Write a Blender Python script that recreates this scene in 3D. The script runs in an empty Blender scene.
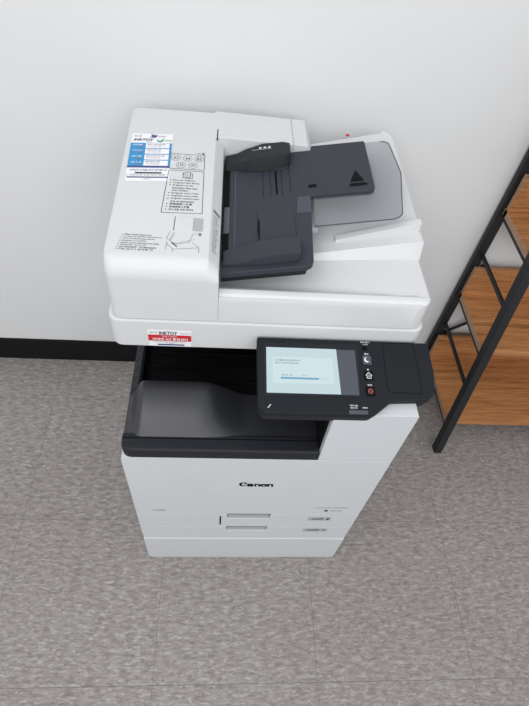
import bpy, bmesh, math, random
from mathutils import Vector, Matrix
random.seed(7)
sc = bpy.context.scene
COL = sc.collection
V = Vector

# ------------------------------------------------------------------ materials
def lin(c):
    return tuple((x/12.92 if x <= .04045 else ((x+.055)/1.055)**2.4) for x in [v/255 for v in c]) + (1,)

def new_mat(name):
    m = bpy.data.materials.new(name); m.use_nodes = True
    nt = m.node_tree; b = nt.nodes['Principled BSDF']
    return m, nt, b

def plastic(name, rgb, rough=.5, bump=.0, scale=900, spec=.5, var=.03, metal=0):
    m, nt, b = new_mat(name); N, L = nt.nodes, nt.links
    geo = N.new('ShaderNodeTexCoord')
    no = N.new('ShaderNodeTexNoise'); no.inputs['Scale'].default_value = 6
    L.new(geo.outputs['Object'], no.inputs['Vector'])
    mx = N.new('ShaderNodeMix'); mx.data_type = 'RGBA'
    c = lin(rgb)
    mx.inputs['A'].default_value = tuple(v*(1-var) for v in c[:3]) + (1,)
    mx.inputs['B'].default_value = tuple(min(1, v*(1+var)) for v in c[:3]) + (1,)
    L.new(no.outputs['Fac'], mx.inputs['Factor'])
    L.new(mx.outputs['Result'], b.inputs['Base Color'])
    b.inputs['Roughness'].default_value = rough
    b.inputs['Specular IOR Level'].default_value = spec
    b.inputs['Metallic'].default_value = metal
    if bump:
        n2 = N.new('ShaderNodeTexNoise'); n2.inputs['Scale'].default_value = scale; n2.inputs['Detail'].default_value = 2
        L.new(geo.outputs['Object'], n2.inputs['Vector'])
        bp = N.new('ShaderNodeBump'); bp.inputs['Strength'].default_value = bump; bp.inputs['Distance'].default_value = .0006
        L.new(n2.outputs['Fac'], bp.inputs['Height']); L.new(bp.outputs['Normal'], b.inputs['Normal'])
    return m

M = {}
M['white'] = plastic('white_plastic', (210, 211, 213), .5, .12, 1200)
M['white2'] = plastic('cool_white_plastic', (203, 206, 210), .5, .12, 1200)
M['lightgrey'] = plastic('light_grey_plastic', (170, 172, 174), .5, .1, 1200)
M['dark'] = plastic('charcoal_plastic', (54, 57, 65), .55, .25, 1500, .25)
M['dark2'] = plastic('dark_charcoal_plastic', (32, 34, 40), .5, .2, 1500, .25)
M['panel'] = plastic('graphite_plastic', (27, 30, 35), .6, .2, 1500, .22)
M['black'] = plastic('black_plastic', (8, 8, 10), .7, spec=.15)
M['blackmetal'] = plastic('black_painted_metal', (24, 26, 30), .55, .3, 700, metal=.0)
M['base'] = plastic('black_vinyl_baseboard', (17, 17, 20), .6, spec=.2)
M['recess'] = plastic('recess_grey_plastic', (158, 161, 166), .6)
M['step'] = plastic('step_grey_plastic', (72, 76, 86), .5, spec=.3)
M['groove'] = plastic('dark_groove', (60, 61, 64), .7)
M['ink'] = plastic('dark_print', (58, 58, 60), .7)
M['inksoft'] = plastic('grey_print', (120, 121, 124), .7)
M['paper'] = plastic('sticker_paper', (238, 238, 242), .35)
M['blue'] = plastic('sticker_blue', (30, 140, 200), .35)
M['navy'] = plastic('sticker_navy', (50, 60, 125), .35)
M['green'] = plastic('sticker_green', (50, 150, 95), .35)
M['red'] = plastic('sticker_red', (200, 34, 42), .35)
M['glassgrey'] = plastic('screen_border_grey', (74, 78, 86), .22)
M['orange'] = plastic('stop_mark_red', (180, 100, 92), .5)
M['whiteprint'] = plastic('white_print', (215, 217, 220), .6)
M['brush'] = plastic('satin_black_tray', (38, 39, 44), .33, .25, 900, spec=.7)

def emis(name, rgb, s):
    m, nt, b = new_mat(name)
    b.inputs['Base Color'].default_value = (0.02, .02, .02, 1)
    b.inputs['Emission Color'].default_value = lin(rgb); b.inputs['Emission Strength'].default_value = s
    b.inputs['Roughness'].default_value = .2
    return m
M['lit'] = emis('lit_display', (197, 219, 224), .93)
M['lit2'] = emis('lit_display_window', (208, 228, 232), .93)
M['litblue'] = emis('lit_display_bar', (110, 165, 200), .9)
M['littext'] = emis('lit_display_text', (90, 120, 128), .6)

def clear_mat():
    m = bpy.data.materials.new('smoky_clear_plastic'); m.use_nodes = True
    nt = m.node_tree; N, L = nt.nodes, nt.links
    b = N['Principled BSDF']; b.inputs['Base Color'].default_value = lin((185, 187, 190)); b.inputs['Roughness'].default_value = .12
    tr = N.new('ShaderNodeBsdfTransparent'); tr.inputs['Color'].default_value = (.80, .81, .825, 1)
    mx = N.new('ShaderNodeMixShader'); mx.inputs['Fac'].default_value = .20
    no = N.new('ShaderNodeTexNoise'); no.inputs['Scale'].default_value = 12
    rr = N.new('ShaderNodeMapRange'); rr.inputs['To Min'].default_value = .10; rr.inputs['To Max'].default_value = .16
    L.new(no.outputs['Fac'], rr.inputs['Value']); L.new(rr.outputs['Result'], b.inputs['Roughness'])
    L.new(tr.outputs[0], mx.inputs[1]); L.new(b.outputs[0], mx.inputs[2]); L.new(mx.outputs[0], N['Material Output'].inputs['Surface'])
    return m
M['clear'] = clear_mat()

def wood_mat(name, edge=False):
    m, nt, b = new_mat(name); N, L = nt.nodes, nt.links
    tc = N.new('ShaderNodeNewGeometry')
    mp = N.new('ShaderNodeMapping'); mp.inputs['Scale'].default_value = (3.2, 60, 60)
    L.new(tc.outputs['Position'], mp.inputs['Vector'])
    n1 = N.new('ShaderNodeTexNoise'); n1.inputs['Scale'].default_value = 1.0; n1.inputs['Detail'].default_value = 8
    n1.inputs['Roughness'].default_value = .76; n1.inputs['Distortion'].default_value = .9
    L.new(mp.outputs[0], n1.inputs['Vector'])
    mp2 = N.new('ShaderNodeMapping'); mp2.inputs['Scale'].default_value = (14, 300, 300)
    L.new(tc.outputs['Position'], mp2.inputs['Vector'])
    n2 = N.new('ShaderNodeTexNoise'); n2.inputs['Scale'].default_value = 1.0; n2.inputs['Detail'].default_value = 4
    L.new(mp2.outputs[0], n2.inputs['Vector'])
    cr = N.new('ShaderNodeValToRGB'); e = cr.color_ramp.elements
    if edge:
        e[0].position = .3; e[0].color = lin((158, 124, 100)); e[1].position = .7; e[1].color = lin((190, 152, 122))
    else:
        e[0].position = .30; e[0].color = lin((104, 62, 34)); e[1].position = .68; e[1].color = lin((198, 144, 94))
        k = e.new(.42); k.color = lin((162, 108, 64)); k = e.new(.53); k.color = lin((184, 128, 80))
    L.new(n1.outputs['Fac'], cr.inputs['Fac'])
    c2 = N.new('ShaderNodeValToRGB'); f = c2.color_ramp.elements
    f[0].position = .35; f[0].color = (.72, .67, .62, 1); f[1].position = .6; f[1].color = (1, 1, 1, 1)
    L.new(n2.outputs['Fac'], c2.inputs['Fac'])
    mx = N.new('ShaderNodeMix'); mx.data_type = 'RGBA'; mx.blend_type = 'MULTIPLY'; mx.inputs['Factor'].default_value = .8
    L.new(cr.outputs[0], mx.inputs['A']); L.new(c2.outputs[0], mx.inputs['B']); L.new(mx.outputs['Result'], b.inputs['Base Color'])
    b.inputs['Roughness'].default_value = .45
    bp = N.new('ShaderNodeBump'); bp.inputs['Strength'].default_value = .15; bp.inputs['Distance'].default_value = .0005
    L.new(n2.outputs['Fac'], bp.inputs['Height']); L.new(bp.outputs['Normal'], b.inputs['Normal'])
    return m
M['wood'] = wood_mat('oak_wood'); M['woodedge'] = wood_mat('oak_edge_band', True)

XB, Y0, T = .0331, -1.0895, .45
def floor_mat():
    m, nt, b = new_mat('mottled_grey_vinyl_tile'); N, L = nt.nodes, nt.links
    g = N.new('ShaderNodeNewGeometry')
    def noise(sx, sy, det, rough=.6, dist=0, off=0):
        mp = N.new('ShaderNodeMapping'); mp.inputs['Scale'].default_value = (sx, sy, 1); mp.inputs['Location'].default_value = (off, off*1.7, 0)
        L.new(g.outputs['Position'], mp.inputs['Vector'])
        n = N.new('ShaderNodeTexNoise'); n.inputs['Scale'].default_value = 1; n.inputs['Detail'].default_value = det
        n.inputs['Roughness'].default_value = rough; n.inputs['Distortion'].default_value = dist
        L.new(mp.outputs[0], n.inputs['Vector']); return n.outputs['Fac']
    def ramp(fac, stops):
        r = N.new('ShaderNodeValToRGB'); e = r.color_ramp.elements
        e[0].position, e[0].color = stops[0]; e[1].position, e[1].color = stops[-1]
        for p, c in stops[1:-1]:
            k = e.new(p); k.color = c
        L.new(fac, r.inputs['Fac']); return r.outputs['Color']
    A = ramp(noise(34, 100, 7, .7, .3), [(.36, lin((124, 118, 115))), (.5, lin((145, 139, 136))), (.64, lin((162, 157, 154)))])
    fl = ramp(noise(46, 128, 5, .62, .4, 3.1), [(.55, (0, 0, 0, 1)), (.61, (1, 1, 1, 1))])
    dk = ramp(noise(54, 150, 5, .62, .4, 9.3), [(.56, (0, 0, 0, 1)), (.62, (1, 1, 1, 1))])
    def mix(f, a, bcol, amt):
        mm = N.new('ShaderNodeMath'); mm.operation = 'MULTIPLY'; mm.inputs[1].default_value = amt
        L.new(f, mm.inputs[0])
        x = N.new('ShaderNodeMix'); x.data_type = 'RGBA'; L.new(mm.outputs[0], x.inputs['Factor'])
        L.new(a, x.inputs['A']); x.inputs['B'].default_value = bcol; return x.outputs['Result']
    c = mix(fl, A, lin((182, 178, 174)), .6)
    c = mix(dk, c, lin((112, 106, 103)), .5)
    big = ramp(noise(2.2, 3.0, 2, .5, 0, 5), [(.3, (.93, .92, .93, 1)), (.7, (1.0, 1.0, 1.0, 1))])
    mu = N.new('ShaderNodeMix'); mu.data_type = 'RGBA'; mu.blend_type = 'MULTIPLY'; mu.inputs['Factor'].default_value = 1
    L.new(c, mu.inputs['A']); L.new(big, mu.inputs['B'])
    br = N.new('ShaderNodeTexBrick'); br.offset = 0; br.squash = 1
    mp = N.new('ShaderNodeMapping'); mp.inputs['Location'].default_value = (-XB+9*T, -Y0+9*T, 0)
    L.new(g.outputs['Position'], mp.inputs['Vector']); L.new(mp.outputs[0], br.inputs['Vector'])
    br.inputs['Scale'].default_value = 1; br.inputs['Brick Width'].default_value = T; br.inputs['Row Height'].default_value = T
    br.inputs['Mortar Size'].default_value = .0007; br.inputs['Mortar Smooth'].default_value = .3
    fin = N.new('ShaderNodeMix'); fin.data_type = 'RGBA'; L.new(br.outputs['Fac'], fin.inputs['Factor'])
    L.new(mu.outputs['Result'], fin.inputs['A']); fin.inputs['B'].default_value = lin((100, 97, 95))
    L.new(fin.outputs['Result'], b.inputs['Base Color'])
    b.inputs['Roughness'].default_value = .5; b.inputs['Specular IOR Level'].default_value = .35
    return m

def wall_mat():
    m, nt, b = new_mat('painted_wall'); N, L = nt.nodes, nt.links
    g = N.new('ShaderNodeNewGeometry')
    n = N.new('ShaderNodeTexNoise'); n.inputs['Scale'].default_value = 1.6; n.inputs['Detail'].default_value = 3
    L.new(g.outputs['Position'], n.inputs['Vector'])
    r = N.new('ShaderNodeValToRGB'); e = r.color_ramp.elements
    e[0].position = .3; e[0].color = lin((219, 220, 221)); e[1].position = .7; e[1].color = lin((225, 225, 226))
    L.new(n.outputs['Fac'], r.inputs['Fac']); L.new(r.outputs[0], b.inputs['Base Color'])
    b.inputs['Roughness'].default_value = .75
    n2 = N.new('ShaderNodeTexNoise'); n2.inputs['Scale'].default_value = 5; n2.inputs['Detail'].default_value = 2
    L.new(g.outputs['Position'], n2.inputs['Vector'])
    bp = N.new('ShaderNodeBump'); bp.inputs['Strength'].default_value = .3; bp.inputs['Distance'].default_value = .004
    L.new(n2.outputs['Fac'], bp.inputs['Height']); L.new(bp.outputs['Normal'], b.inputs['Normal'])
    return m

# ------------------------------------------------------------------ mesh helpers
ORG = {}
def finish(name, bm, mats, parent=None, smooth=32, recalc=True):
    if recalc: bmesh.ops.recalc_face_normals(bm, faces=bm.faces[:])
    me = bpy.data.meshes.new(name)
    o = bpy.data.objects.new(name, me); COL.objects.link(o)
    if parent is not None:
        org = ORG[parent.name]; ORG[o.name] = org; o.parent = parent
    else:
        org = None
        zs = [v.co.z for v in bm.verts]; xs = [v.co.x for v in bm.verts]; ys = [v.co.y for v in bm.verts]
        org = V(((min(xs)+max(xs))/2, (min(ys)+max(ys))/2, min(zs))); o.location = org; ORG[o.name] = org
    bmesh.ops.translate(bm, verts=bm.verts[:], vec=-org)
    bm.to_mesh(me); bm.free()
    for m in (mats if isinstance(mats, (list, tuple)) else [mats]):
        me.materials.append(M[m] if isinstance(m, str) else m)
    me.shade_smooth()
    me.set_sharp_from_angle(angle=math.radians(smooth))
    if recalc:
        wn = o.modifiers.new('weighted_normals', 'WEIGHTED_NORMAL'); wn.keep_sharp = True; wn.weight = 90
    return o

def box(x0, x1, y0, y1, z0, z1, bev=0, seg=3, bm=None):
    b = bmesh.new()
    vs = [b.verts.new(p) for p in [(x0,y0,z0),(x1,y0,z0),(x1,y1,z0),(x0,y1,z0),(x0,y0,z1),(x1,y0,z1),(x1,y1,z1),(x0,y1,z1)]]
    for f in [(3,2,1,0),(4,5,6,7),(0,1,5,4),(1,2,6,5),(2,3,7,6),(3,0,4,7)]: b.faces.new([vs[i] for i in f])
    if bev: bmesh.ops.bevel(b, geom=b.edges[:], offset=bev, segments=seg, profile=.5, affect='EDGES')
    return merge(bm, b)

def merge(dst, src):
    if dst is None: return src
    me = bpy.data.meshes.new('tmp'); src.to_mesh(me); src.free(); dst.from_mesh(me); bpy.data.meshes.remove(me)
    return dst

def round_poly(pts, rad, seg=5):
    """2D polygon with per-vertex corner radius."""
    out = []; n = len(pts)
    for i in range(n):
        p = V(pts[i]); r = rad[i] if isinstance(rad, (list, tuple)) else rad
        a = V(pts[i-1]) - p; c = V(pts[(i+1) % n]) - p
        if r <= 0: out.append(tuple(p)); continue
        la, lc = a.length, c.length; a.normalize(); c.normalize()
        ang = a.angle(c); d = min(r / math.tan(ang/2), la*.49, lc*.49); rr = d*math.tan(ang/2)
        cen = p + (a+c).normalized() * (rr/math.sin(ang/2))
        s = p + a*d - cen; e = p + c*d - cen
        a0 = math.atan2(s.y, s.x); a1 = math.atan2(e.y, e.x); da = (a1-a0+math.pi) % (2*math.pi) - math.pi
        for k in range(seg+1):
            t = a0+da*k/seg; out.append((cen.x+rr*math.cos(t), cen.y+rr*math.sin(t)))
    return out

def prism(pts, f0, f1, bev=0, seg=2, bm=None, bev_filter=None):
    """pts: 2D list; f0/f1 map (a,b)->3D for the two caps"""
    b = bmesh.new()
    lo = [b.verts.new(f0(*p)) for p in pts]; hi = [b.verts.new(f1(*p)) for p in pts]
    n = len(pts); b.faces.new(lo[::-1]); top = b.faces.new(hi)
    for i in range(n): b.faces.new([lo[i], lo[(i+1) % n], hi[(i+1) % n], hi[i]])
    bmesh.ops.recalc_face_normals(b, faces=b.faces[:])
    if bev:
        es = [e for e in b.edges if (e.verts[0] in hi and e.verts[1] in hi)]
        if bev_filter == 'both': es += [e for e in b.edges if (e.verts[0] in lo and e.verts[1] in lo)]
        bmesh.ops.bevel(b, geom=es, offset=bev, segments=seg, profile=.5, affect='EDGES')
    return merge(bm, b)

def tube(pts, r, n=10, bm=None):
    b = bmesh.new(); rings = []
    for i, p in enumerate(pts):
        p = V(p); d = (V(pts[min(i+1, len(pts)-1)]) - V(pts[max(i-1, 0)])).normalized()
        u = d.cross(V((0, 0, 1)));
        if u.length < 1e-3: u = V((1, 0, 0))
        u.normalize(); w = d.cross(u)
        rings.append([b.verts.new(p + (u*math.cos(2*math.pi*k/n) + w*math.sin(2*math.pi*k/n))*r) for k in range(n)])
    for a, c in zip(rings, rings[1:]):
        for k in range(n): b.faces.new([a[k], a[(k+1) % n], c[(k+1) % n], c[k]])
    b.faces.new(rings[0][::-1]); b.faces.new(rings[-1])
    return merge(bm, b)

def bar(p0, p1, w, h, side=V((1, 0, 0)), bm=None, bev=.0015):
    """square bar from p0 to p1, w along side, h along the third axis"""
    p0, p1 = V(p0), V(p1); d = (p1-p0); L = d.length; d.normalize()
    s = (side - d*side.dot(d)).normalized(); t = d.cross(s)
    b = bmesh.new(); vs = []
    for q in (p0, p1):
        for a, c in ((-1, -1), (1, -1), (1, 1), (-1, 1)): vs.append(b.verts.new(q + s*a*w/2 + t*c*h/2))
    for f in [(3,2,1,0),(4,5,6,7),(0,1,5,4),(1,2,6,5),(2,3,7,6),(3,0,4,7)]: b.faces.new([vs[i] for i in f])
    bmesh.ops.recalc_face_normals(b, faces=b.faces[:])
    if bev: bmesh.ops.bevel(b, geom=b.edges[:], offset=bev, segments=2, profile=.5, affect='EDGES')
    return merge(bm, b)

def heightfield(xs, ys, zf, zb, bm=None, xmap=None):
    b = bmesh.new(); g = []
    xm = xmap or (lambda x, y: x)
    for y in ys: g.append([b.verts.new((xm(x, y), y, zf(x, y))) for x in xs])
    nx, ny = len(xs), len(ys)
    for j in range(ny-1):
        for i in range(nx-1): b.faces.new([g[j][i], g[j][i+1], g[j+1][i+1], g[j+1][i]])
    rim = [g[0][i] for i in range(nx)] + [g[j][-1] for j in range(1, ny)] + [g[-1][i] for i in range(nx-2, -1, -1)] + [g[j][0] for j in range(ny-2, 0, -1)]
    lo = [b.verts.new((v.co.x, v.co.y, zb)) for v in rim]; n = len(rim)
    for i in range(n): b.faces.new([rim[i], lo[i], lo[(i+1) % n], rim[(i+1) % n]])
    b.faces.new(lo)
    return merge(bm, b)

def lerp(a, b, t): return a + (b-a)*t
def sst(t): t = max(0, min(1, t)); return t*t*(3-2*t)
def frange(a, b, n): return [a + (b-a)*i/(n-1) for i in range(n)]

# ------------------------------------------------------------------ flat graphics (printing and stickers)
_fc = bpy.data.curves.new('lettering', 'FONT')
_fo = bpy.data.objects.new('lettering', _fc); COL.objects.link(_fo)
def text_bm(s, offset=0.0):
    _fc.body = s; _fc.offset = offset; _fc.resolution_u = 2
    bpy.context.view_layer.update()
    me = bpy.data.meshes.new_from_object(_fo.evaluated_get(bpy.context.evaluated_depsgraph_get()))
    b = bmesh.new(); b.from_mesh(me); bpy.data.meshes.remove(me)
    return b

class Decal:
    """quad given by 3D corners TL,TR,BR,BL; u right, v down in 0..1"""
    def __init__(s, TL, TR, BR, BL, mats, lift=.0004):
        s.c = [V(p) for p in (TL, TR, BR, BL)]; s.mats = mats; s.bm = bmesh.new(); s.lift = lift
        s.n = (s.c[1]-s.c[0]).cross(s.c[0]-s.c[3]).normalized()
    def at(s, u, v, lay=0):
        a = s.c[0].lerp(s.c[1], u); b = s.c[3].lerp(s.c[2], u)
        return a.lerp(b, v) + s.n*(s.lift*(1+lay))
    def poly(s, pts, mat, lay=0):
        f = s.bm.faces.new([s.bm.verts.new(s.at(u, v, lay)) for u, v in pts]); f.material_index = s.mats.index(mat)
        f.normal_update()
        if f.normal.dot(s.n) < 0: f.normal_flip()
    def rect(s, u0, v0, u1, v1, mat, lay=0): s.poly([(u0, v1), (u1, v1), (u1, v0), (u0, v0)], mat, lay)
    def solid(s, u0, v0, u1, v1, mat):
        """thin sheet with an edge so a sticker has thickness"""
        s.rect(u0, v0, u1, v1, mat, 0)
        q = [(u0, v0), (u1, v0), (u1, v1), (u0, v1)]
        for i in range(4):
            a, b = q[i], q[(i+1) % 4]
            f = s.bm.faces.new([s.bm.verts.new(s.at(*a, 0)), s.bm.verts.new(s.at(*b, 0)), s.bm.verts.new(s.at(*b, -1)), s.bm.verts.new(s.at(*a, -1))])
            f.material_index = s.mats.index(mat)
    def line(s, pts, w, mat, lay=0, closed=False):
        """w in metres"""
        n = len(pts); P = [s.at(u, v, lay) for u, v in pts]
        for i in range(n if closed else n-1):
            a, b = P[i], P[(i+1) % n]; d = (b-a)
            if d.length < 1e-7: continue
            d.normalize(); t = s.n.cross(d)*w/2; e = d*w*.5
            f = s.bm.faces.new([s.bm.verts.new(p) for p in (a-t-e, b-t+e, b+t+e, a+t-e)]); f.material_index = s.mats.index(mat)
            f.normal_update()
            if f.normal.dot(s.n) < 0: f.normal_flip()
    def ell(s, u, v, ru, rv, w, mat, lay=0, n=20):
        s.line([(u+ru*math.cos(2*math.pi*k/n), v+rv*math.sin(2*math.pi*k/n)) for k in range(n)], w, mat, lay, True)
    def text(s, t, u0, v0, u1, v1, mat, lay=0, offset=0.0, slant=0):
        """fit text into the rect"""
        b = text_bm(t, offset)
        if not b.verts: b.free(); return
        xs = [v.co.x for v in b.verts]; ys = [v.co.y for v in b.verts]
        x0, x1, y0, y1 = min(xs), max(xs), min(ys), max(ys)
        for v in b.verts:
            a = (v.co.x-x0)/(x1-x0); c = (v.co.y-y0)/(y1-y0)
            v.co = s.at(lerp(u0, u1, a)+slant*c, lerp(v1, v0, c), lay)
        k = s.mats.index(mat)
        for f in b.faces:
            f.material_index = k; f.normal_update()
            if f.normal.dot(s.n) < 0: f.normal_flip()
        s.bm = merge(s.bm, b)
    def make(s, name, parent):
        return finish(name, s.bm, s.mats, parent, recalc=False)

# ------------------------------------------------------------------ the setting
def struct(o): o['kind'] = 'structure'; return o
struct(finish('floor', box(-2.6, 3.6, -4.2, .0, -.08, 0), floor_mat()))
struct(finish('wall_back', box(-2.6, 3.6, .0, .12, -.08, 2.6), wall_mat()))
b = prism([(0, 0), (-.009, 0), (-.009, .106), (-.0065, .111), (0, .1125)], lambda y, z: (-2.6, y, z), lambda y, z: (3.6, y, z))
struct(finish('baseboard_back', b, 'base'))

def thing(name, label, cat, loc):
    o = bpy.data.objects.new(name, None); COL.objects.link(o); o.location = loc; o.empty_display_size = .1
    o['label'] = label; o['category'] = cat; ORG[o.name] = V(loc); return o

# ------------------------------------------------------------------ the copier
P = thing('photocopier', 'white office photocopier with black paper trays and a tilted touch screen, standing against the wall', 'photocopier', (.275, -.41, 0))
FY = -.752
XL, XR = -.012, .562

finish('pedestal', prism(round_poly([(XL, 0), (XR, 0), (XR, .1745), (XL, .1745)], [.018, .018, .003, .003]), lambda x, z: (x, -.07, z), lambda x, z: (x, FY-.003, z), .0022, 3), 'white2', P)
# main body with a chamfered core
body = box(XL+.002, XR-.002, FY+.012, -.07, .170, .668, .004)
body = box(XL+.002, .40, -.285, -.07, .66, .850, .004, bm=body)
finish('body', body, 'white2', P)
# front cover
o_fc = finish('front_cover', prism(round_poly([(XL, .3585), (XR, .3585), (XR, .6705), (XL, .6705)], [.003, .003, .003, .012]),
       lambda x, z: (x, FY+.03, z), lambda x, z: (x, FY, z), .0014), 'white2', P)
# right column beside the output tray
col = prism(round_poly([(.401, .6725), (XR, .6725), (XR, .857), (.472, .857), (.466, .8465), (.401, .8465)], [0, .004, .004, 0, 0, .002]),
            lambda x, z: (x, -.700, z), lambda x, z: (x, FY, z), .0018)
col = box(.401, XR, -.700, -.07, .6725, .8465, 0, bm=col)
finish('side_column', col, 'white2', P)
# filler curve where the column meets the front cover
cor = [(.401, .6705), (.401, .700)] + [(.401-.030*(1-math.cos(t)), .6705+.0295-.0295*math.sin(t)) for t in frange(0, math.pi/2, 8)][1:]
finish('corner_fillet', prism(cor, lambda x, z: (x, FY+.03, z), lambda x, z: (x, FY+.0005, z)), 'white2', P)

# drawers
def drawer(z0, z1, hx0, hx1, hz, num, lx0, lx1, lz):
    pts = [(XL, z0), (XR, z0), (XR, z1), (hx1+.002, z1), (hx1, hz), (hx0, hz), (hx0-.002, z1), (XL, z1)]
    d = finish('paper_drawer', prism(pts, lambda x, z: (x, FY+.013, z), lambda x, z: (x, FY, z), .0014), 'white2', P)
    h = prism([(FY+.002, hz-.001), (FY+.0125, hz-.001), (FY+.0125, z1-.002), (FY+.010, z1-.004)],
              lambda y, z: (hx0+.001, y, z), lambda y, z: (hx1-.001, y, z))
    finish('handle', h, 'recess', d)
    finish('handle_shadow_gap', box(hx0, hx1, FY+.001, FY+.012, z1-.003, z1-.0005), 'groove', d)
    dc = Decal((lx0, FY, lz+.011), (lx1, FY, lz+.011), (lx1, FY, lz-.011), (lx0, FY, lz-.011), ['lightgrey', 'ink', 'inksoft', 'paper'])
    dc.poly(round_poly([(0, 0), (0, 1), (1, 1), (1, 0)], 0), 'lightgrey')
    dc.text('A4', .16, .22, .42, .80, 'ink', 1, .01)
    dc.rect(.47, .20, .64, .80, 'ink', 1); dc.rect(.50, .34, .61, .66, 'lightgrey', 2)
    dc.text(num, .82, .18, .90, .82, 'ink', 1, .01)
    dc.make('size_label', d)
    return d
d1 = drawer(.2665, .3565, .219, .329, .325, '1', .432, .494, .327)
d2 = drawer(.1765, .2645, .219, .328, .235, '2', .431, .499, .2415)
finish('paper_gauge_slot', box(.1985, .2025, FY-.0006, FY+.002, .283, .342), 'black', d1)

# logo lettering drawn with a broad nib, as raised strokes
def nib(paths, w, th, place):
    b = bmesh.new()
    for pth in paths:
        for (x0, y0), (x1, y1) in zip(pth, pth[1:]):
            a = [(-w/2, -th/2), (w/2, -th/2), (w/2, th/2), (-w/2, th/2)]
            pts = [(x0+p, y0+q) for p, q in a] + [(x1+p, y1+q) for p, q in a]
            # convex hull
            pts = sorted(set(pts))
            def half(ps):
                h = []
                for p in ps:
                    while len(h) >= 2 and (h[-1][0]-h[-2][0])*(p[1]-h[-2][1])-(h[-1][1]-h[-2][1])*(p[0]-h[-2][0]) <= 0: h.pop()
                    h.append(p)
                return h
            hull = half(pts)[:-1] + half(pts[::-1])[:-1]
            f = b.faces.new([b.verts.new(place(*p)) for p in hull])
    return b
def arc(cx, cy, rx, ry, a0, a1, n=14):
    return [(cx+rx*math.cos(math.radians(lerp(a0, a1, i/(n-1)))), cy+ry*math.sin(math.radians(lerp(a0, a1, i/(n-1))))) for i in range(n)]
lg = []
lg.append(arc(.62, .55, .50, .46, 58, 300)); lg.append([(.93, 1.0), (.93, .72)])                       # C
lg.append([(1.95, .02), (1.95, .45)] + arc(1.62, .45, .33, .22, 0, 160)); lg.append(arc(1.58, .20, .27, .19, 20, 350))  # a
lg.append([(2.42, .02), (2.42, .66)]); lg.append(arc(2.74, .40, .30, .26, 160, 0) + [(3.04, .02)])    # n
lg.append(arc(3.72, .34, .36, .32, 0, 360, 22))                                                       # o
lg.append([(4.40, .02), (4.40, .66)]); lg.append(arc(4.72, .40, .30, .26, 160, 0) + [(5.02, .02)])    # n
x0, x1, z0, z1 = .240, .318, .534, .553
finish('maker_logo', nib(lg, .32, .15, lambda x, y: (lerp(x0, x1, x/5.15), FY-.0006, lerp(z0, z1, y/1.05))), 'black', o_fc, recalc=False)
dc = Decal((.438, FY, .409), (.523, FY, .409), (.523, FY, .379), (.438, FY, .379), ['inksoft', 'ink'])
dc.text('i m a g e R U N N E R', 0, .0, 1, .30, 'inksoft', 0, .01)
dc.rect(.33, .60, .43, .95, 'ink'); dc.text('2 6 3 0', .52, .62, .82, .92, 'inksoft', 0, .01)
dc.make('model_lettering', o_fc)
dc = Decal((.031, FY, .387), (.061, FY, .387), (.061, FY, .375), (.031, FY, .375), ['inksoft'])
dc.text('iC2630', .0, .0, 1, .8, 'inksoft', 0, .0)
dc.make('serial_lettering', o_fc)

# output tray: front bar, curved sheet, inner well
bar_ = prism(round_poly([(XL+.003, FY+.0), (.4, FY+.0), (.4, -.71), (XL+.003, -.71)], [.022, 0, 0, .0]),
             lambda x, y: (x, y, .6725), lambda x, y: (x, y, .7025), .007, 4)
ot = finish('output_tray', bar_, 'dark2', P)
def ridge(x): return .744 - .045*sst((x-.15)/.105) + .006*sst((x-.3)/.1)
def tz(x, y):
    t = (y+.723)/(.113)
    r = ridge(x) - .010*math.sin(math.pi*sst((x-.19)/.16))*0
    z = .7005 + (r-.7005)*(1-(1-min(t, 1))**1.7)
    k = sst((x+.008)/.036)
    return .690 + (z-.690)*k
xs = [-.0085, -.006, -.002, .002, .006, .010, .015, .020, .026, .032] + frange(.04, .4, 37)
ys = frange(-.723, -.612, 22)
def edge_y(x, y):
    return y
sheet = bmesh.new(); g = []
for y in ys: g.append([sheet.verts.new((x, y, tz(x, y))) for x in xs])
g.append([sheet.verts.new((x, -.6085, tz(x, -.612)-.0008)) for x in xs])
g.append([sheet.verts.new((x, -.607, tz(x, -.612)-.004)) for x in xs])
g.append([sheet.verts.new((x, -.606, .674)) for x in xs])
for j in range(len(g)-1):
    for i in range(len(xs)-1): sheet.faces.new([g[j][i], g[j][i+1], g[j+1][i+1], g[j+1][i]])
lo = [sheet.verts.new((x, -.723, .674)) for x in xs]
for i in range(len(xs)-1): sheet.faces.new([lo[i], lo[i+1], g[0][i+1], g[0][i]])
sd = [r[0] for r in g]; 
fl = sheet.verts.new((xs[0], -.723, .674))
sheet.faces.new([fl] + sd)
finish('curved_sheet', sheet, 'brush', ot, 40)
finish('bar_gap', box(XL+.004, .4, -.7245, -.7225, .699, .7032), 'black', ot)
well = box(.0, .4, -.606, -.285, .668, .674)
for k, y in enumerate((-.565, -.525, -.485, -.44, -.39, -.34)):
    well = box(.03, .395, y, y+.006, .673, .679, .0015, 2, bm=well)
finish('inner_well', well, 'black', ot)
lat = prism([(-.0085, .672), (.004, .672), (.014, .698), (.009, .702), (-.0085, .690)], lambda x, z: (x, -.612, z), lambda x, z: (x, -.285, z))
lo_ = finish('side_rail', lat, 'dark2', ot)
sl = bmesh.new()
for k in range(9):
    y = -.595+k*.028
    for a in (0, 1):
        q = [(0, .012), (.006, .016)] if a == 0 else [(0, .016), (.006, .012)]
        p0 = V((-.004, y+(.0 if a else .012), .6925)); p1 = V((.008, y+(.012 if a else 0), .7010))
        sl = bar(p0+V((0, 0, .001)), p1+V((0, 0, .001)), .0018, .0012, V((0, 1, 0)), sl, 0)
finish('lattice_rib', sl, 'lightgrey' if False else 'groove', lo_)
finish('cavity_lining', merge(box(.0, .3995, -.289, -.286, .672, .848), box(.3965, .4003, -.74, -.286, .674, .846)), 'black', ot)

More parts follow.
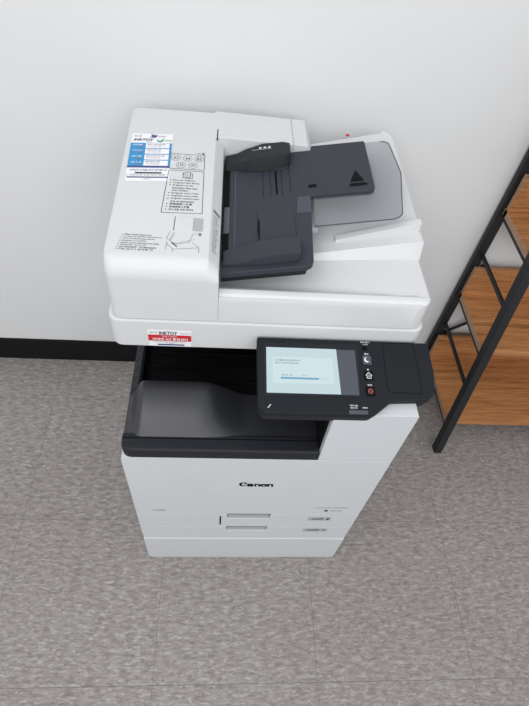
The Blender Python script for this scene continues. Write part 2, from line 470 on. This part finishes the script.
# scanner unit
def slab(x0, x1, y0, y1, z0, z1, r, bev):
    return prism(round_poly([(x0, y0), (x1, y0), (x1, y1), (x0, y1)], r, 7), lambda x, y: (x, y, z0), lambda x, y: (x, y, z1), bev, 3, bev_filter='both')
sn = finish('scanner_unit', slab(-.025, .582, -.600, -.082, .848, .9275, .022, .006), 'white', P)
finish('scanner_underside', box(.0, .56, -.585, -.09, .8465, .849), 'black', sn)
# red sticker on the scanner front
st = Decal((.047, -.600, .9005), (.130, -.600, .9005), (.1285, -.600, .853), (.0475, -.600, .853), ['paper', 'red', 'navy', 'ink', 'inksoft'])
st.solid(0, 0, 1, 1, 'paper')
st.text('SINCE', .04, .08, .22, .20, 'inksoft', 1); st.text('INKTOY', .26, .06, .68, .27, 'ink', 1, .03); st.text('(주)잉크토이', .74, .12, .96, .22, 'inksoft', 1)
st.rect(.0, .28, 1, .66, 'red', 1)
st.text('복합기 프린터', .33, .31, .66, .42, 'paper', 2); st.text('비대면 A/S 통합센터', .10, .45, .92, .62, 'paper', 2, .02)
st.text('전국 어디서나 신속 출장 서비스', .12, .69, .88, .77, 'inksoft', 1); st.text('고객센터', .4, .79, .6, .84, 'inksoft', 1)
st.rect(.2, .86, .84, .94, 'navy', 1)
st.make('red_service_sticker', sn)

# document feeder
ROOF = 1.066
def shear(y): return -.013*(y+.6)/.5
def yz(inset=0, drop=0):
    # profile from the bottom front, up, over the roof, down at the back
    p = [(-.600+inset, .932), (-.600+inset, 1.030)]
    for k in range(1, 9):
        t = math.radians(90*k/8)
        p.append((-.573+inset - (.027)*math.cos(t), 1.030 + (.036-inset*.3-drop)*math.sin(t)))
    p += [(-.092-inset, ROOF-inset*.3-drop)]
    for k in range(1, 6):
        t = math.radians(90*k/5)
        p.append((-.092+.012*math.sin(t)-inset, ROOF-.012+.012*math.cos(t)-inset*.3-drop))
    p += [(-.08-inset, .932)]
    return p
st_ = [(-.0140, .016, 0), (-.0130, .0105, 0), (-.0105, .0060, 0), (-.0065, .0025, 0), (-.001, .0006, 0), (.004, 0, 0), (.02, 0, 0), (.1595, 0, 0), (.162, 0, .001), (.179, 0, .020), (.180, 0, .024)]
bmc = bmesh.new(); rg = []
for x, ins, dr in st_:
    sh = 1 if x < .05 else 0
    rg.append([bmc.verts.new((x + (shear(y) if sh else 0), y, z)) for y, z in yz(ins, dr)])
for a, c in zip(rg, rg[1:]):
    for i in range(len(a)-1): bmc.faces.new([a[i], c[i], c[i+1], a[i+1]])
    bmc.faces.new([a[-1], c[-1], c[0], a[0]])
bmc.faces.new(rg[0]); bmc.faces.new(rg[-1][::-1])
fd = finish('document_feeder', slab(-.010, .575, -.594, -.09, .9265, .935, .02, .001), 'lightgrey', P)
fc = finish('feeder_cover', bmc, 'white', fd, 24)
finish('cover_slit', box(.1640, .1660, -.197, -.160, 1.0560, 1.0668), 'black', fc)

def zA(x): return .966 + .032*(x-.18)/.39
def zB(x): return max(zA(x), .990 + .215*(x-.365))
def plat(x, y):
    if y <= -.598: z = .985
    elif y <= -.594: z = .993
    elif y <= -.590: z = .9965
    elif y <= -.585: z = .998
    elif y <= -.580: z = .998
    elif y < -.578: z = .996
    elif y <= -.474: z = max(min(zA(x), .997), .996-.75*(y+.578))
    elif y <= -.462: z = lerp(min(zA(x), .997), zB(x), min(1, (y+.474)/.011))
    else: z = zB(x) + .012*((y+.45)/.37)*((x-.18)/.385)
    return z
ysP = [-.600, -.5975, -.594, -.590, -.585, -.580, -.578, -.573, -.568, -.563, -.558, -.553, -.548, -.543, -.538, -.533, -.51, -.474, -.471, -.467, -.463, -.461, -.455, -.450, -.4, -.3, -.2, -.12, -.10, -.09, -.084, -.081]
def xm(x, y):
    # round the right hand corners
    if x > .55:
        if y < -.575: r = .025; d = (-.575-y); k = r-math.sqrt(max(0, r*r-d*d)); return .55+(x-.55)*(r-k)/r
        if y > -.106: r = .025; d = min(r, (y+.106)); k = r-math.sqrt(max(0, r*r-d*d)); return .55+(x-.55)*(r-k)/r
    return x
pf = heightfield([.1805, .2, .25, .3, .35, .4, .45, .5, .55, .571, .575], ysP, lambda x, y: plat(x, y) - (.004 if x > .574 else 0), .932, xmap=xm)
pl_ = finish('output_platform', pf, 'white', fd, 20)
finish('rim_seam', box(.182, .570, -.5792, -.5778, .9955, .9970), 'lightgrey', pl_)
wing = prism([(.405, .985), (.568, .985), (.568, 1.056), (.562, 1.056), (.408, 1.005)], lambda x, z: (x, -.424, z), lambda x, z: (x, -.438, z), .001)
finish('stacking_fin', wing, 'white', pl_)
rear = prism([(.156, .935), (.392, .935), (.386, 1.0), (.371, 1.05), (.362, 1.060), (.20, 1.0655), (.156, ROOF+.0002)], lambda x, z: (x, -.083, z), lambda x, z: (x, -.193, z), .002)
rh = finish('rear_housing', rear, 'white', fd)
finish('housing_seam', box(.3305, .3316, -.1933, -.083, .99, 1.0625), 'lightgrey', rh)
finish('red_tab', box(.467, .475, -.0840, -.0785, 1.0290, 1.0325, .0006), 'red', fd)
finish('rear_hook', box(.5745, .580, -.215, -.19, 1.015, 1.030, .002), 'lightgrey', pl_)

# printing on the roof
def flat(TL, TR, BR, BL, mats, z=ROOF): return Decal(*[(p[0], p[1], z) for p in (TL, TR, BR, BL)], mats)
d = flat((.073, -.266), (.1415, -.266), (.1425, -.319), (.0725, -.319), ['ink', 'inksoft', 'lightgrey'])
d.line([(0, 0), (1, 0), (1, 1), (0, 1)], .0011, 'ink', closed=True)
for u, v, s in ((.16, .28, 'A3'), (.50, .28, 'A4'), (.84, .28, 'B5'), (.33, .74, 'LTR'), (.67, .74, 'STMT')):
    d.ell(u, v, .13, .19, .0008, 'inksoft'); d.text(s, u-.07, v-.09, u+.07, v+.09, 'ink')
d.text('MAX', .78, -.14, .90, -.06, 'inksoft'); d.rect(.92, -.15, .99, -.05, 'ink')
d.make('paper_size_diagram', fc)
d = flat((.0735, -.325), (.1425, -.325), (.145, -.458), (.071, -.460), ['ink', 'inksoft', 'white'])
d.line([(0, 0), (1, 0), (1, 1), (0, 1)], .0011, 'ink', closed=True)
d.line([(.42, .05), (.42, .17), (.62, .17), (.62, .04), (.50, .04), (.42, .08)], .0013, 'ink', closed=True)
d.line([(.62, .07), (.68, .07), (.68, .19), (.48, .19)], .0010, 'ink')
for k in range(3): d.line([(.46, .09+.025*k), (.58, .09+.025*k)], .0007, 'inksoft')
lines = [('Face up originals', .70), ('Originaux face dessus', .84), ('Originale mit der', .66), (' bedruckten Seite nach', .78), (' oben einlegen', .5), ('Originali verso l\'alto', .84),
         ('Originales hacia arriba', .82), ('Originais voltados para', .86), (' cima no alimentador', .72), ('原稿面朝上放置', .66), ('原稿面朝上放置', .58), ('원고 면을 위로 향하게', .70)]
for k, (s, w) in enumerate(lines):
    v = .225+k*.062; u = .13 if s[0] == ' ' else .19
    if s[0] != ' ': d.rect(.09, v+.012, .12, v+.030, 'ink')
    d.text(s.strip(), .17, v, .17+w*.86, v+.042, 'ink', 0, .01)
d.make('face_up_instructions', fc)
d = flat((.011, -.523), (.087, -.523), (.083, -.567), (.005, -.567), ['ink', 'inksoft'])
for k, (s, w) in enumerate([('When double feeds occur', .62), ('Lorsque des doubles alimentations', .86), ('Wenn Doppeleinzug auftritt', .72), ('Quando si verifica', .54),
                            ('Cuando ocurren alimentaciones dobles', .84), ('Quando ocorrer', .58), ('发生双张进纸时  發生雙張進紙時', .80), ('이중 급지가 발생할 때', .74)]):
    v = .01+k*.125; d.rect(.0, v+.03, .022, v+.065, 'ink'); d.text(s, .05, v, .05+w, v+.085, 'ink', 0, .008)
d.make('care_instructions', fc)
d = flat((.088, -.512), (.149, -.512), (.151, -.566), (.087, -.566), ['ink', 'inksoft'])
d.line([(.06, .0), (.0, .35), (.08, .45), (.16, .05)], .0007, 'inksoft'); d.line([(.20, .10), (.12, .48)], .0006, 'inksoft')
d.line([(.08, .45), (.30, .62), (.62, .50), (.74, .02)], .0007, 'inksoft'); d.line([(.16, .62), (.76, .36)], .0006, 'inksoft')
d.line([(.02, .50), (.02, .88)], .0007, 'inksoft'); d.line([(.02, .60), (.20, .86), (.90, .74), (.72, .52)], .0008, 'inksoft')
d.line([(.90, .74), (.90, .98)], .0008, 'inksoft'); d.line([(.20, .86), (.20, .98)], .0007, 'inksoft')
d.line([(.16, .56), (.30, .72)], .0022, 'ink')
d.rect(.88, .02, .96, .16, 'inksoft'); d.line([(.78, .06), (.85, .08)], .0008, 'inksoft')
d.make('maintenance_drawing', fc)
fp = finish('latch_pad', box(.0985, .131, -.509, -.471, ROOF-.001, ROOF+.0022, .0007, 2), 'white', fc)
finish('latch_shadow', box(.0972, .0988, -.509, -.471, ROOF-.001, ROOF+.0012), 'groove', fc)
finish('latch_recess', box(.131, .1485, -.508, -.472, ROOF-.001, ROOF+.0005), 'lightgrey', fc)
# text on the bevelled inner edge
def bev(y, t): return V((lerp(.1625, .1785, t), y, lerp(1.0645, 1.0458, t)))
d = Decal(bev(-.435, .15), bev(-.435, .95), bev(-.56, .95), bev(-.56, .15), ['ink', 'inksoft', 'lightgrey'], lift=.0006)
d.poly(round_poly([(.05, .0), (.05, .07), (.95, .09), (.95, .03)], 0), 'inksoft')
for k in range(13):
    v = .13+k*.062 + (.03 if k > 3 else 0); w = random.uniform(.5, .9)
    d.text(['1. 원고 제거', '2. 덮개 열기', '3. 용지', '청소', '용지 걸림', '레버를', '당기고', '위로 올려', '걸린 용지를', '제거하고', '덮개를', '닫아', '주십시오'][k], .08, v, .08+w, v+.036, 'ink', 0, .008)
d.make('jam_instructions', fc)
# blue shop sticker
s = flat((-.0135, -.200), (.0705, -.193), (.0760, -.362), (-.006, -.369), ['paper', 'blue', 'navy', 'green', 'ink', 'inksoft'])
s.solid(0, 0, 1, 1, 'paper')
s.text('SINCE 2002', .06, .04, .24, .075, 'inksoft', 1)
s.poly([(.46, .02), (.56, .02), (.53, .05), (.62, .02), (.60, .09), (.44, .09), (.49, .06)], 'navy', 1); s.text('잉크토이', .64, .04, .83, .08, 'inksoft', 1, .01)
s.text('INKTOY', .05, .115, .52, .165, 'ink', 1, .04, .03)
s.poly([(.63, .13), (.69, .17), (.80, .10), (.78, .17), (.70, .20), (.62, .17)], 'green', 1); s.text('환경지킴', .82, .135, .98, .175, 'green', 1, .01); s.text('www', .38, .18, .5, .20, 'inksoft', 1)
s.rect(.0, .215, 1.0, .735, 'blue', 1); s.rect(.0, .715, .99, .745, 'navy', 2)
for k, (a, t) in enumerate((('렌탈', '복합기 프린터 렌탈 전문'), ('무한잉크', '무한잉크 공급기 설치'), ('A/S', '출장수리 신속한 서비스 보장'), ('토너', '정품 재생토너 판매'))):
    v = .225+k*.125
    s.rect(.37, v, .945, v+.108, 'paper', 2)
    s.text(t, .41, v+.015, .85-.1*(k % 2), v+.045, 'inksoft', 3, .01); s.text('전국 어디든 방문', .43, v+.06, .74, v+.083, 'inksoft', 3)
    s.text(a, .06, v+.022, .30, v+.052, 'paper', 2, .01); s.rect(.20, v+.065, .30, v+.095, 'inksoft', 2)
s.text('고객님의 만족을 먼저 생각합니다', .06, .775, .94, .81, 'navy', 1, .01)
s.rect(.2, .835, .82, .862, 'ink', 1); s.line([(.03, .875), (.97, .875), (.97, .94), (.03, .94)], .0006, 'inksoft', 1, True)
s.text('대표전화 상담 문의 환영', .08, .885, .9, .91, 'inksoft', 1); s.rect(.03, .925, .97, .945, 'navy', 1); s.text('INKTOY', .42, .96, .58, .98, 'inksoft', 1)
s.make('blue_shop_sticker', fc)

# ------------------------------------------------------------------ input tray of the feeder (slopes up to the right)
SL = .185
def tp(x, y, h=0): return V((x, y, 1.020 + SL*(x-.19) + h))
outl = round_poly([(.183, -.563), (.347, -.563), (.3515, -.470), (.3540, -.412), (.3565, -.360), (.484, -.362), (.487, -.180), (.372, -.179), (.372, -.196), (.183, -.196)],
                  [0, .016, 0, 0, .002, .012, .004, 0, 0, 0])
it = finish('input_tray', prism(outl, lambda x, y: tp(x, y, -.011), lambda x, y: tp(x, y, 0), .0025, 3), 'dark', fd)
# turned down front lip and the underside block
lip = prism([(.183, -.563), (.336, -.563), (.336, -.540), (.183, -.540)], lambda x, y: tp(x, y+.008, -.028), lambda x, y: tp(x, y, -.006), .001)
lip = box(.183, .25, -.49, -.20, .975, 1.012, .001, bm=lip)
finish('front_lip', lip, 'dark2', it)
# lighter shallow step beside the extension
finish('finger_step', prism([(.326, -.412), (.3535, -.412), (.356, -.362), (.331, -.362)], lambda x, y: tp(x, y, -.002), lambda x, y: tp(x, y, .0008), .0004), 'step', it)
def slot(x0, x1, y0, y1, name='slot', m='black', h=.0006):
    return finish(name, prism([(x0, y0), (x1, y0), (x1, y1), (x0, y1)], lambda x, y: tp(x, y, -.002), lambda x, y: tp(x, y, h)), m, it)
slot(.2885, .2925, -.345, -.262); slot(.2625, .2640, -.352, -.245, 'groove_line', 'dark2'); slot(.2780, .2793, -.352, -.245, 'groove_line', 'dark2')
slot(.3010, .3023, -.352, -.240, 'groove_line', 'dark2'); slot(.318, .3192, -.34, -.20, 'groove_line', 'dark2'); slot(.2058, .2072, -.53, -.20, 'groove_line', 'glassgrey')
slot(.1835, .195, -.53, -.20, 'feed_opening', 'black')
slot(.1850, .196, -.455, -.375, 'feed_roller', 'glassgrey', .002)
# arrow mark and small window on the extension
slot(.354, .371, -.3335, -.3235, 'window_mark'); 
am = bmesh.new()
am.faces.new([am.verts.new(tp(x, y, .0008)) for x, y in ((.438, -.328), (.466, -.328), (.453, -.288))]); 
am.faces.new([am.verts.new(tp(x, y, .0008)) for x, y in ((.434, -.341), (.438, -.334), (.467, -.334), (.472, -.341), (.463, -.343), (.443, -.343))])
finish('arrow_mark', am, 'black', it)
# front guide: plate lying on the tray plus upstand
fg = prism(round_poly([(.252, -.545), (.321, -.545), (.320, -.405), (.250, -.402)], [0, 0, .014, .0]), lambda x, y: tp(x, y, 0), lambda x, y: tp(x, y, .0035), .001)
fgo = finish('side_guide', fg, 'dark', it)
def upstand(path, fi=.001, bi=.001):
    """path: (x, y_front, y_back, top) sections joined along x"""
    b_ = bmesh.new(); rs = []
    for x, yf, yb, h in path:
        rs.append([b_.verts.new(q) for q in (tp(x, yf, 0), tp(x, yf+fi, h), tp(x, yb-bi*h/.03, h), tp(x, yb, 0))])
    for a, c in zip(rs, rs[1:]):
        for i in range(4): b_.faces.new([a[i], c[i], c[(i+1) % 4], a[(i+1) % 4]])
    b_.faces.new(rs[0]); b_.faces.new(rs[-1][::-1])
    bmesh.ops.recalc_face_normals(b_, faces=b_.faces[:])
    es = [e for e in b_.edges if e.is_manifold and e.calc_face_angle(0) > .7]
    bmesh.ops.bevel(b_, geom=es, offset=.002, segments=2, profile=.5, affect='EDGES')
    return b_
finish('guide_wall', upstand([(.186, -.545, -.505, .006), (.205, -.547, -.500, .007), (.232, -.549, -.495, .012), (.255, -.551, -.490, .021), (.30, -.551, -.490, .022), (.323, -.550, -.490, .020)], .001, .022), 'dark', fgo)
finish('guide_slot', prism([(.2505, -.425), (.2535, -.425), (.2535, -.50), (.2495, -.455)], lambda x, y: tp(x, y, .002), lambda x, y: tp(x, y, .0042)), 'black', fgo)
rg_ = prism(round_poly([(.236, -.257), (.318, -.262), (.322, -.196), (.236, -.196)], [0, .012, 0, 0]), lambda x, y: tp(x, y, 0), lambda x, y: tp(x, y, .0035), .001)
rgo = finish('side_guide', rg_, 'dark', it)
finish('guide_wall', upstand([(.184, -.246, -.200, .010), (.208, -.248, -.200, .013), (.226, -.256, -.200, .021), (.262, -.262, -.199, .030), (.305, -.260, -.199, .030), (.321, -.252, -.200, .026)], .010, .001), 'dark2', rgo)
d = Decal(tp(.250, -.214, .0300), tp(.280, -.214, .0300), tp(.280, -.224, .0300), tp(.250, -.224, .0300), ['whiteprint'], lift=.0008)
d.line([(-.35, 1), (1, 1)], .0010, 'whiteprint')
for k in range(3): d.rect(.15+k*.32, .1, .33+k*.32, .7, 'whiteprint')
d.make('scale_mark', rgo)
# smoky clear extension flap
fo = round_poly([(.3585, -.446), (.523, -.446), (.546, -.300), (.540, -.176), (.375, -.176)], [.004, .022, .0, .016, .0], 7)
flp = finish('clear_extension_flap', prism(fo, lambda x, y: tp(x, y, -.0110), lambda x, y: tp(x, y, -.0075), .0008), 'clear', it)
edge = tube([tp(x, y, -.0092) for x, y in fo[3:]][0:22], .0013, 8)
finish('flap_edge', edge, 'glassgrey', flp)
finish('hinge_clip', box(.354, .368, -.442, -.425, 1.022, 1.034, .003), 'lightgrey', it)

# ------------------------------------------------------------------ control panel
TA = math.radians(10)
def pp(x, dd, h=0):
    return V((x, -.6055-dd*math.cos(TA)-h*math.sin(TA), .8970-dd*math.sin(TA)+h*math.cos(TA)))
po = round_poly([(.2565, .0), (.5955, .0), (.5985, .060), (.5925, .122), (.5080, .1262), (.4700, .1560), (.2580, .1560)], [.003, .003, .0, .026, .020, .020, .018], 7)
cp = finish('control_panel', prism(po, lambda x, y: pp(x, y, -.013), lambda x, y: pp(x, y, 0), .0025, 3), 'panel', P)
def inset_poly(pts, d_, cx=.42, cy=.075):
    return [(lerp(x, cx, d_/abs(x-cx) if abs(x-cx) > d_ else 0), lerp(y, cy, d_/abs(y-cy) if abs(y-cy) > d_*1.5 else 0)) for x, y in pts]
lower = prism(inset_poly(po, .001), lambda x, y: pp(x, y*.995, -.036), lambda x, y: pp(x, y, -.013), 0)
finish('panel_base', lower, 'dark2', cp, 50)
finish('panel_bracket', box(.40, .55, -.66, -.600, .846, .876, .002), 'dark2', cp)
def pd(x0, d0, x1, d1, mats, lift=.0004): return Decal(pp(x0, d0), pp(x1, d0), pp(x1, d1), pp(x0, d1), mats, lift)
# bezel and glass
fr = prism(round_poly([(.2675, .0110), (.4535, .0095), (.4490, .1205), (.2685, .1225)], .003), lambda x, y: pp(x, y, -.001), lambda x, y: pp(x, y, .0012), .0006)
fro = finish('screen_bezel', fr, 'dark2', cp)
scn = pd(.2735, .0230, .4470, .1175, ['glassgrey', 'lit', 'lit2', 'litblue', 'littext'], lift=.0017)
scn.rect(0, 0, .995, 1, 'glassgrey', 0)
scn.poly([(.0, 0), (.0, 1), (.795, 1), (.78, 0)], 'lit', 1)
scn.poly([(.065, .22), (.065, .80), (.735, .80), (.72, .22)], 'lit2', 2)
scn.text('시스템을 종료 중입니다.', .09, .285, .37, .325, 'littext', 3, .01)
scn.text('잠시 기다려 주십시오.', .09, .345, .35, .385, 'littext', 3, .01)
scn.text('종료 중', .16, .615, .28, .645, 'littext', 3); scn.text('잔여', .38, .615, .43, .645, 'littext', 3)
scn.rect(.15, .675, .56, .715, 'litblue', 3); scn.rect(.56, .675, .67, .715, 'lit', 3)
scn.make('touch_screen', cp)
# buttons
def button(dd, kind):
    x = .4683
    bo = finish('button', prism(round_poly([(x-.0085, dd-.0095), (x+.0085, dd-.0095), (x+.0085, dd+.0095), (x-.0085, dd+.0095)], .0022), lambda a, c_: pp(a, c_, -.001), lambda a, c_: pp(a, c_, .0018), .0006),
                'glassgrey' if kind == 'moon' else 'black', cp)
    q = Decal(pp(x-.008, dd-.009, .0018), pp(x+.008, dd-.009, .0018), pp(x+.008, dd+.009, .0018), pp(x-.008, dd+.009, .0018), ['whiteprint', 'orange', 'black'])
    if kind == 'moon':
        q.poly([(.5+.32*math.cos(math.radians(a))-.05, .5-.32*math.sin(math.radians(a))) for a in range(80, 370, 20)] + [(.5+.26*math.cos(math.radians(a))+.10, .42-.24*math.sin(math.radians(a))) for a in range(330, 110, -25)], 'whiteprint')
    elif kind == 'home':
        q.line([(.15, .5), (.5, .15), (.85, .5)], .0014, 'whiteprint'); q.line([(.25, .5), (.25, .85), (.75, .85), (.75, .5)], .0012, 'whiteprint'); q.ell(.5, .58, .12, .12, .0010, 'whiteprint', 0, 10)
    else:
        q.ell(.5, .5, .28, .28, .0013, 'orange'); q.line([(.5, .32), (.68, .5), (.5, .68), (.32, .5)], .0008, 'orange', closed=True)
    q.make('icon', bo)
button(.0430, 'moon'); button(.0760, 'home'); button(.1085, 'stop')
finish('round_sensor', prism([(.4665+.005*math.cos(t*math.pi/8), .0165+.005*math.sin(t*math.pi/8)) for t in range(16)], lambda a, c_: pp(a, c_, -.001), lambda a, c_: pp(a, c_, .0008)), 'black', cp)
for rows in ([('화면 밝기', .459, .477, .0020, .0055), ('/소리', .463, .473, .0068, .0098)], [('절전', .4645, .4725, .0275, .0315)], [('홈', .4665, .4700, .0610, .0650)],
             [('정지', .4640, .4725, .0935, .0975)], [('처리 중/', .4260, .4420, .1360, .1395), ('데이터', .4270, .4400, .1408, .1440)], [('에러', .4500, .4590, .1400, .1435)]):
    q = pd(.400, .0, .500, .160, ['whiteprint'])
    for t, x0, x1, d0, d1 in rows: q.text(t, (x0-.4)/.1, d0/.16, (x1-.4)/.1, d1/.16, 'whiteprint', 0, .02)
    q.make('key_lettering', cp)
finish('status_lamp', prism(round_poly([(.4245, .1470), (.4600, .1470), (.4590, .1545), (.4240, .1545)], .001), lambda a, c_: pp(a, c_, -.001), lambda a, c_: pp(a, c_, .0006)), 'glassgrey', cp)
q = pd(.262, .135, .290, .155, ['whiteprint', 'groove'])
q.line([(.50, .52), (.66, .24)], .0016, 'whiteprint'); q.make('edit_mark', cp)
q = pd(.50, 0, .57, .115, ['black'])
q.line(round_poly([(.04, .03), (.94, .03), (.985, .96), (.035, .945)], .09, 6), .0010, 'black', closed=True)
q.make('card_reader_outline', cp)
# vents and seams low on the body's right
finish('power_socket_cover', box(.20, .30, -.0715, -.066, .10, .16, .002), 'black', P)

# ------------------------------------------------------------------ shelf
S = thing('ladder_shelf', 'oak board shelf rack with a black slanted metal frame, standing right of the copier', 'shelf', (1.42, -.19, 0))
SX0, SX1, HT = .979, 1.86, 1.50
def fy(z): return -.368 + .158*z
decks = [.140, .472, .806, 1.135]
for x in (SX0+.0125, SX1-.0125):
    finish('leg', bar((x, fy(0)-.003, .001), (x, fy(HT), HT), .027, .030), 'blackmetal', S)
    finish('leg', bar((x-.0055, -.0200, .001), (x-.0055, -.0140, HT), .030, .018), 'blackmetal', S)
    for z in (.318, .638, .96, 1.28):
        finish('side_rung', bar((x+.002, fy(z)+.012, z), (x+.002, -.028, z), .008, .014), 'blackmetal', S)
    for z in decks:
        finish('side_rung', bar((x, fy(z)+.012, z-.016), (x, -.036, z-.016), .012, .012), 'blackmetal', S)
for z in decks:
    yf = fy(z) + .010; yb = -.031 + .006*min(1, (z-.14)/.33)
    bd = finish('shelf_board', box(SX0+.007, SX1-.007, yf, yb, z-.010, z+.010, .0008, 1), 'wood', S)
    finish('edge_band', box(SX0+.0058, SX0+.0072, yf, yb, z-.010, z+.010), 'woodedge', bd)
    bb = finish('back_board', box(SX0+.007, SX1-.007, yb-.0190, yb-.0050, z-.010, z+.124, .0008, 1), 'wood', S)
    finish('edge_band', box(SX0+.0058, SX0+.0072, yb-.0190, yb-.0050, z-.010, z+.124), 'woodedge', bb)
    for xa in (SX0+.03, SX1-.055): finish('board_clip', box(xa, xa+.025, yb, yb+.003, z+.10, z+.128), 'blackmetal', bb)
finish('cross_brace', bar((SX0+.03, -.016, .255), (SX1-.03, -.016, .93), .012, .006, V((0, 0, 1)), None, .001), 'blackmetal', S)
finish('cross_brace', bar((SX1-.03, -.009, .255), (SX0+.03, -.009, .93), .012, .006, V((0, 0, 1)), None, .001), 'blackmetal', S)
finish('top_rail', bar((SX0+.02, -.026, HT-.02), (SX1-.02, -.026, HT-.02), .02, .02, V((0, 1, 0))), 'blackmetal', S)

# twisted white cord lying on the second shelf
zc = decks[1]+.008
b = bmesh.new()
for ph in (0, math.pi):
    b = tube([(1.232+.05*t, -.058+.012*math.sin(t*5)+.0035*math.cos(t*26+ph), zc+.0075+.0035*math.sin(t*26+ph)) for t in frange(0, 3.2, 90)], .0035, 8, b)
o = finish('cord', b, 'paper'); o['label'] = 'twisted white cord lying at the back of the second lowest shelf'; o['category'] = 'cord'
# short white cable on the floor between copier and shelf
pts = [(.60+.446*t, -.036-.070*sst((t-.45)/.5), .0045) for t in frange(0, 1, 40)]
b = tube(pts, .004, 8)
o = finish('power_cable', b, 'paper'); o['label'] = 'thin white cable lying on the floor between copier and shelf'; o['category'] = 'cable'

bpy.data.objects.remove(_fo)

# ------------------------------------------------------------------ light
w = bpy.data.worlds.new('room_light'); sc.world = w; w.use_nodes = True
bg = w.node_tree.nodes['Background']; bg.inputs['Color'].default_value = (.94, .97, 1.0, 1); bg.inputs['Strength'].default_value = .76
def area(name, loc, target, sx, sy, power, color):
    l = bpy.data.lights.new(name, 'AREA'); l.shape = 'RECTANGLE'; l.size = sx; l.size_y = sy; l.energy = power; l.color = color
    o = bpy.data.objects.new(name, l); COL.objects.link(o); o.location = loc
    o.rotation_euler = (V(target)-V(loc)).to_track_quat('-Z', 'Y').to_euler(); return o
area('wall_fill_light', (-.6, -1.5, 2.9), (-.1, -.9, 0), 1.6, 1.0, 14, (1, .985, .96))
area('wall_fill_light', (1.8, -1.6, 2.9), (1.0, -.6, .3), 1.6, 1.0, 7, (1, .985, .96))

area('wall_fill_light', (.2, -3.6, 2.7), (.2, 0, 1.0), 3.0, 1.2, 50, (1, .99, .97))  # added fill lamp high behind the camera, aimed to brighten the back wall

# ------------------------------------------------------------------ camera
f, pt, rl, yw, cx, cy, cz = CAM = (515.59, .9033, .1395, -.1348, .1889, -1.2410, 1.6612)
cyw, syw = math.cos(yw), math.sin(yw)
fw = V((-syw*math.cos(pt), cyw*math.cos(pt), -math.sin(pt))); ri = V((cyw, syw, 0)); up = ri.cross(fw)
r2 = math.cos(rl)*ri + math.sin(rl)*up; u2 = -math.sin(rl)*ri + math.cos(rl)*up
cam = bpy.data.cameras.new('camera'); co = bpy.data.objects.new('camera', cam); COL.objects.link(co)
m3 = Matrix((r2, u2, -fw)).transposed().to_4x4(); m3.translation = V((cx, cy, cz)); co.matrix_world = m3
cam.sensor_fit = 'HORIZONTAL'; cam.sensor_width = 36; cam.lens = f*36/529; cam.clip_start = .02
sc.camera = co
sc.view_settings.view_transform = 'Standard'; sc.view_settings.look = 'None'
sc.view_settings.exposure = 0; sc.view_settings.gamma = 1
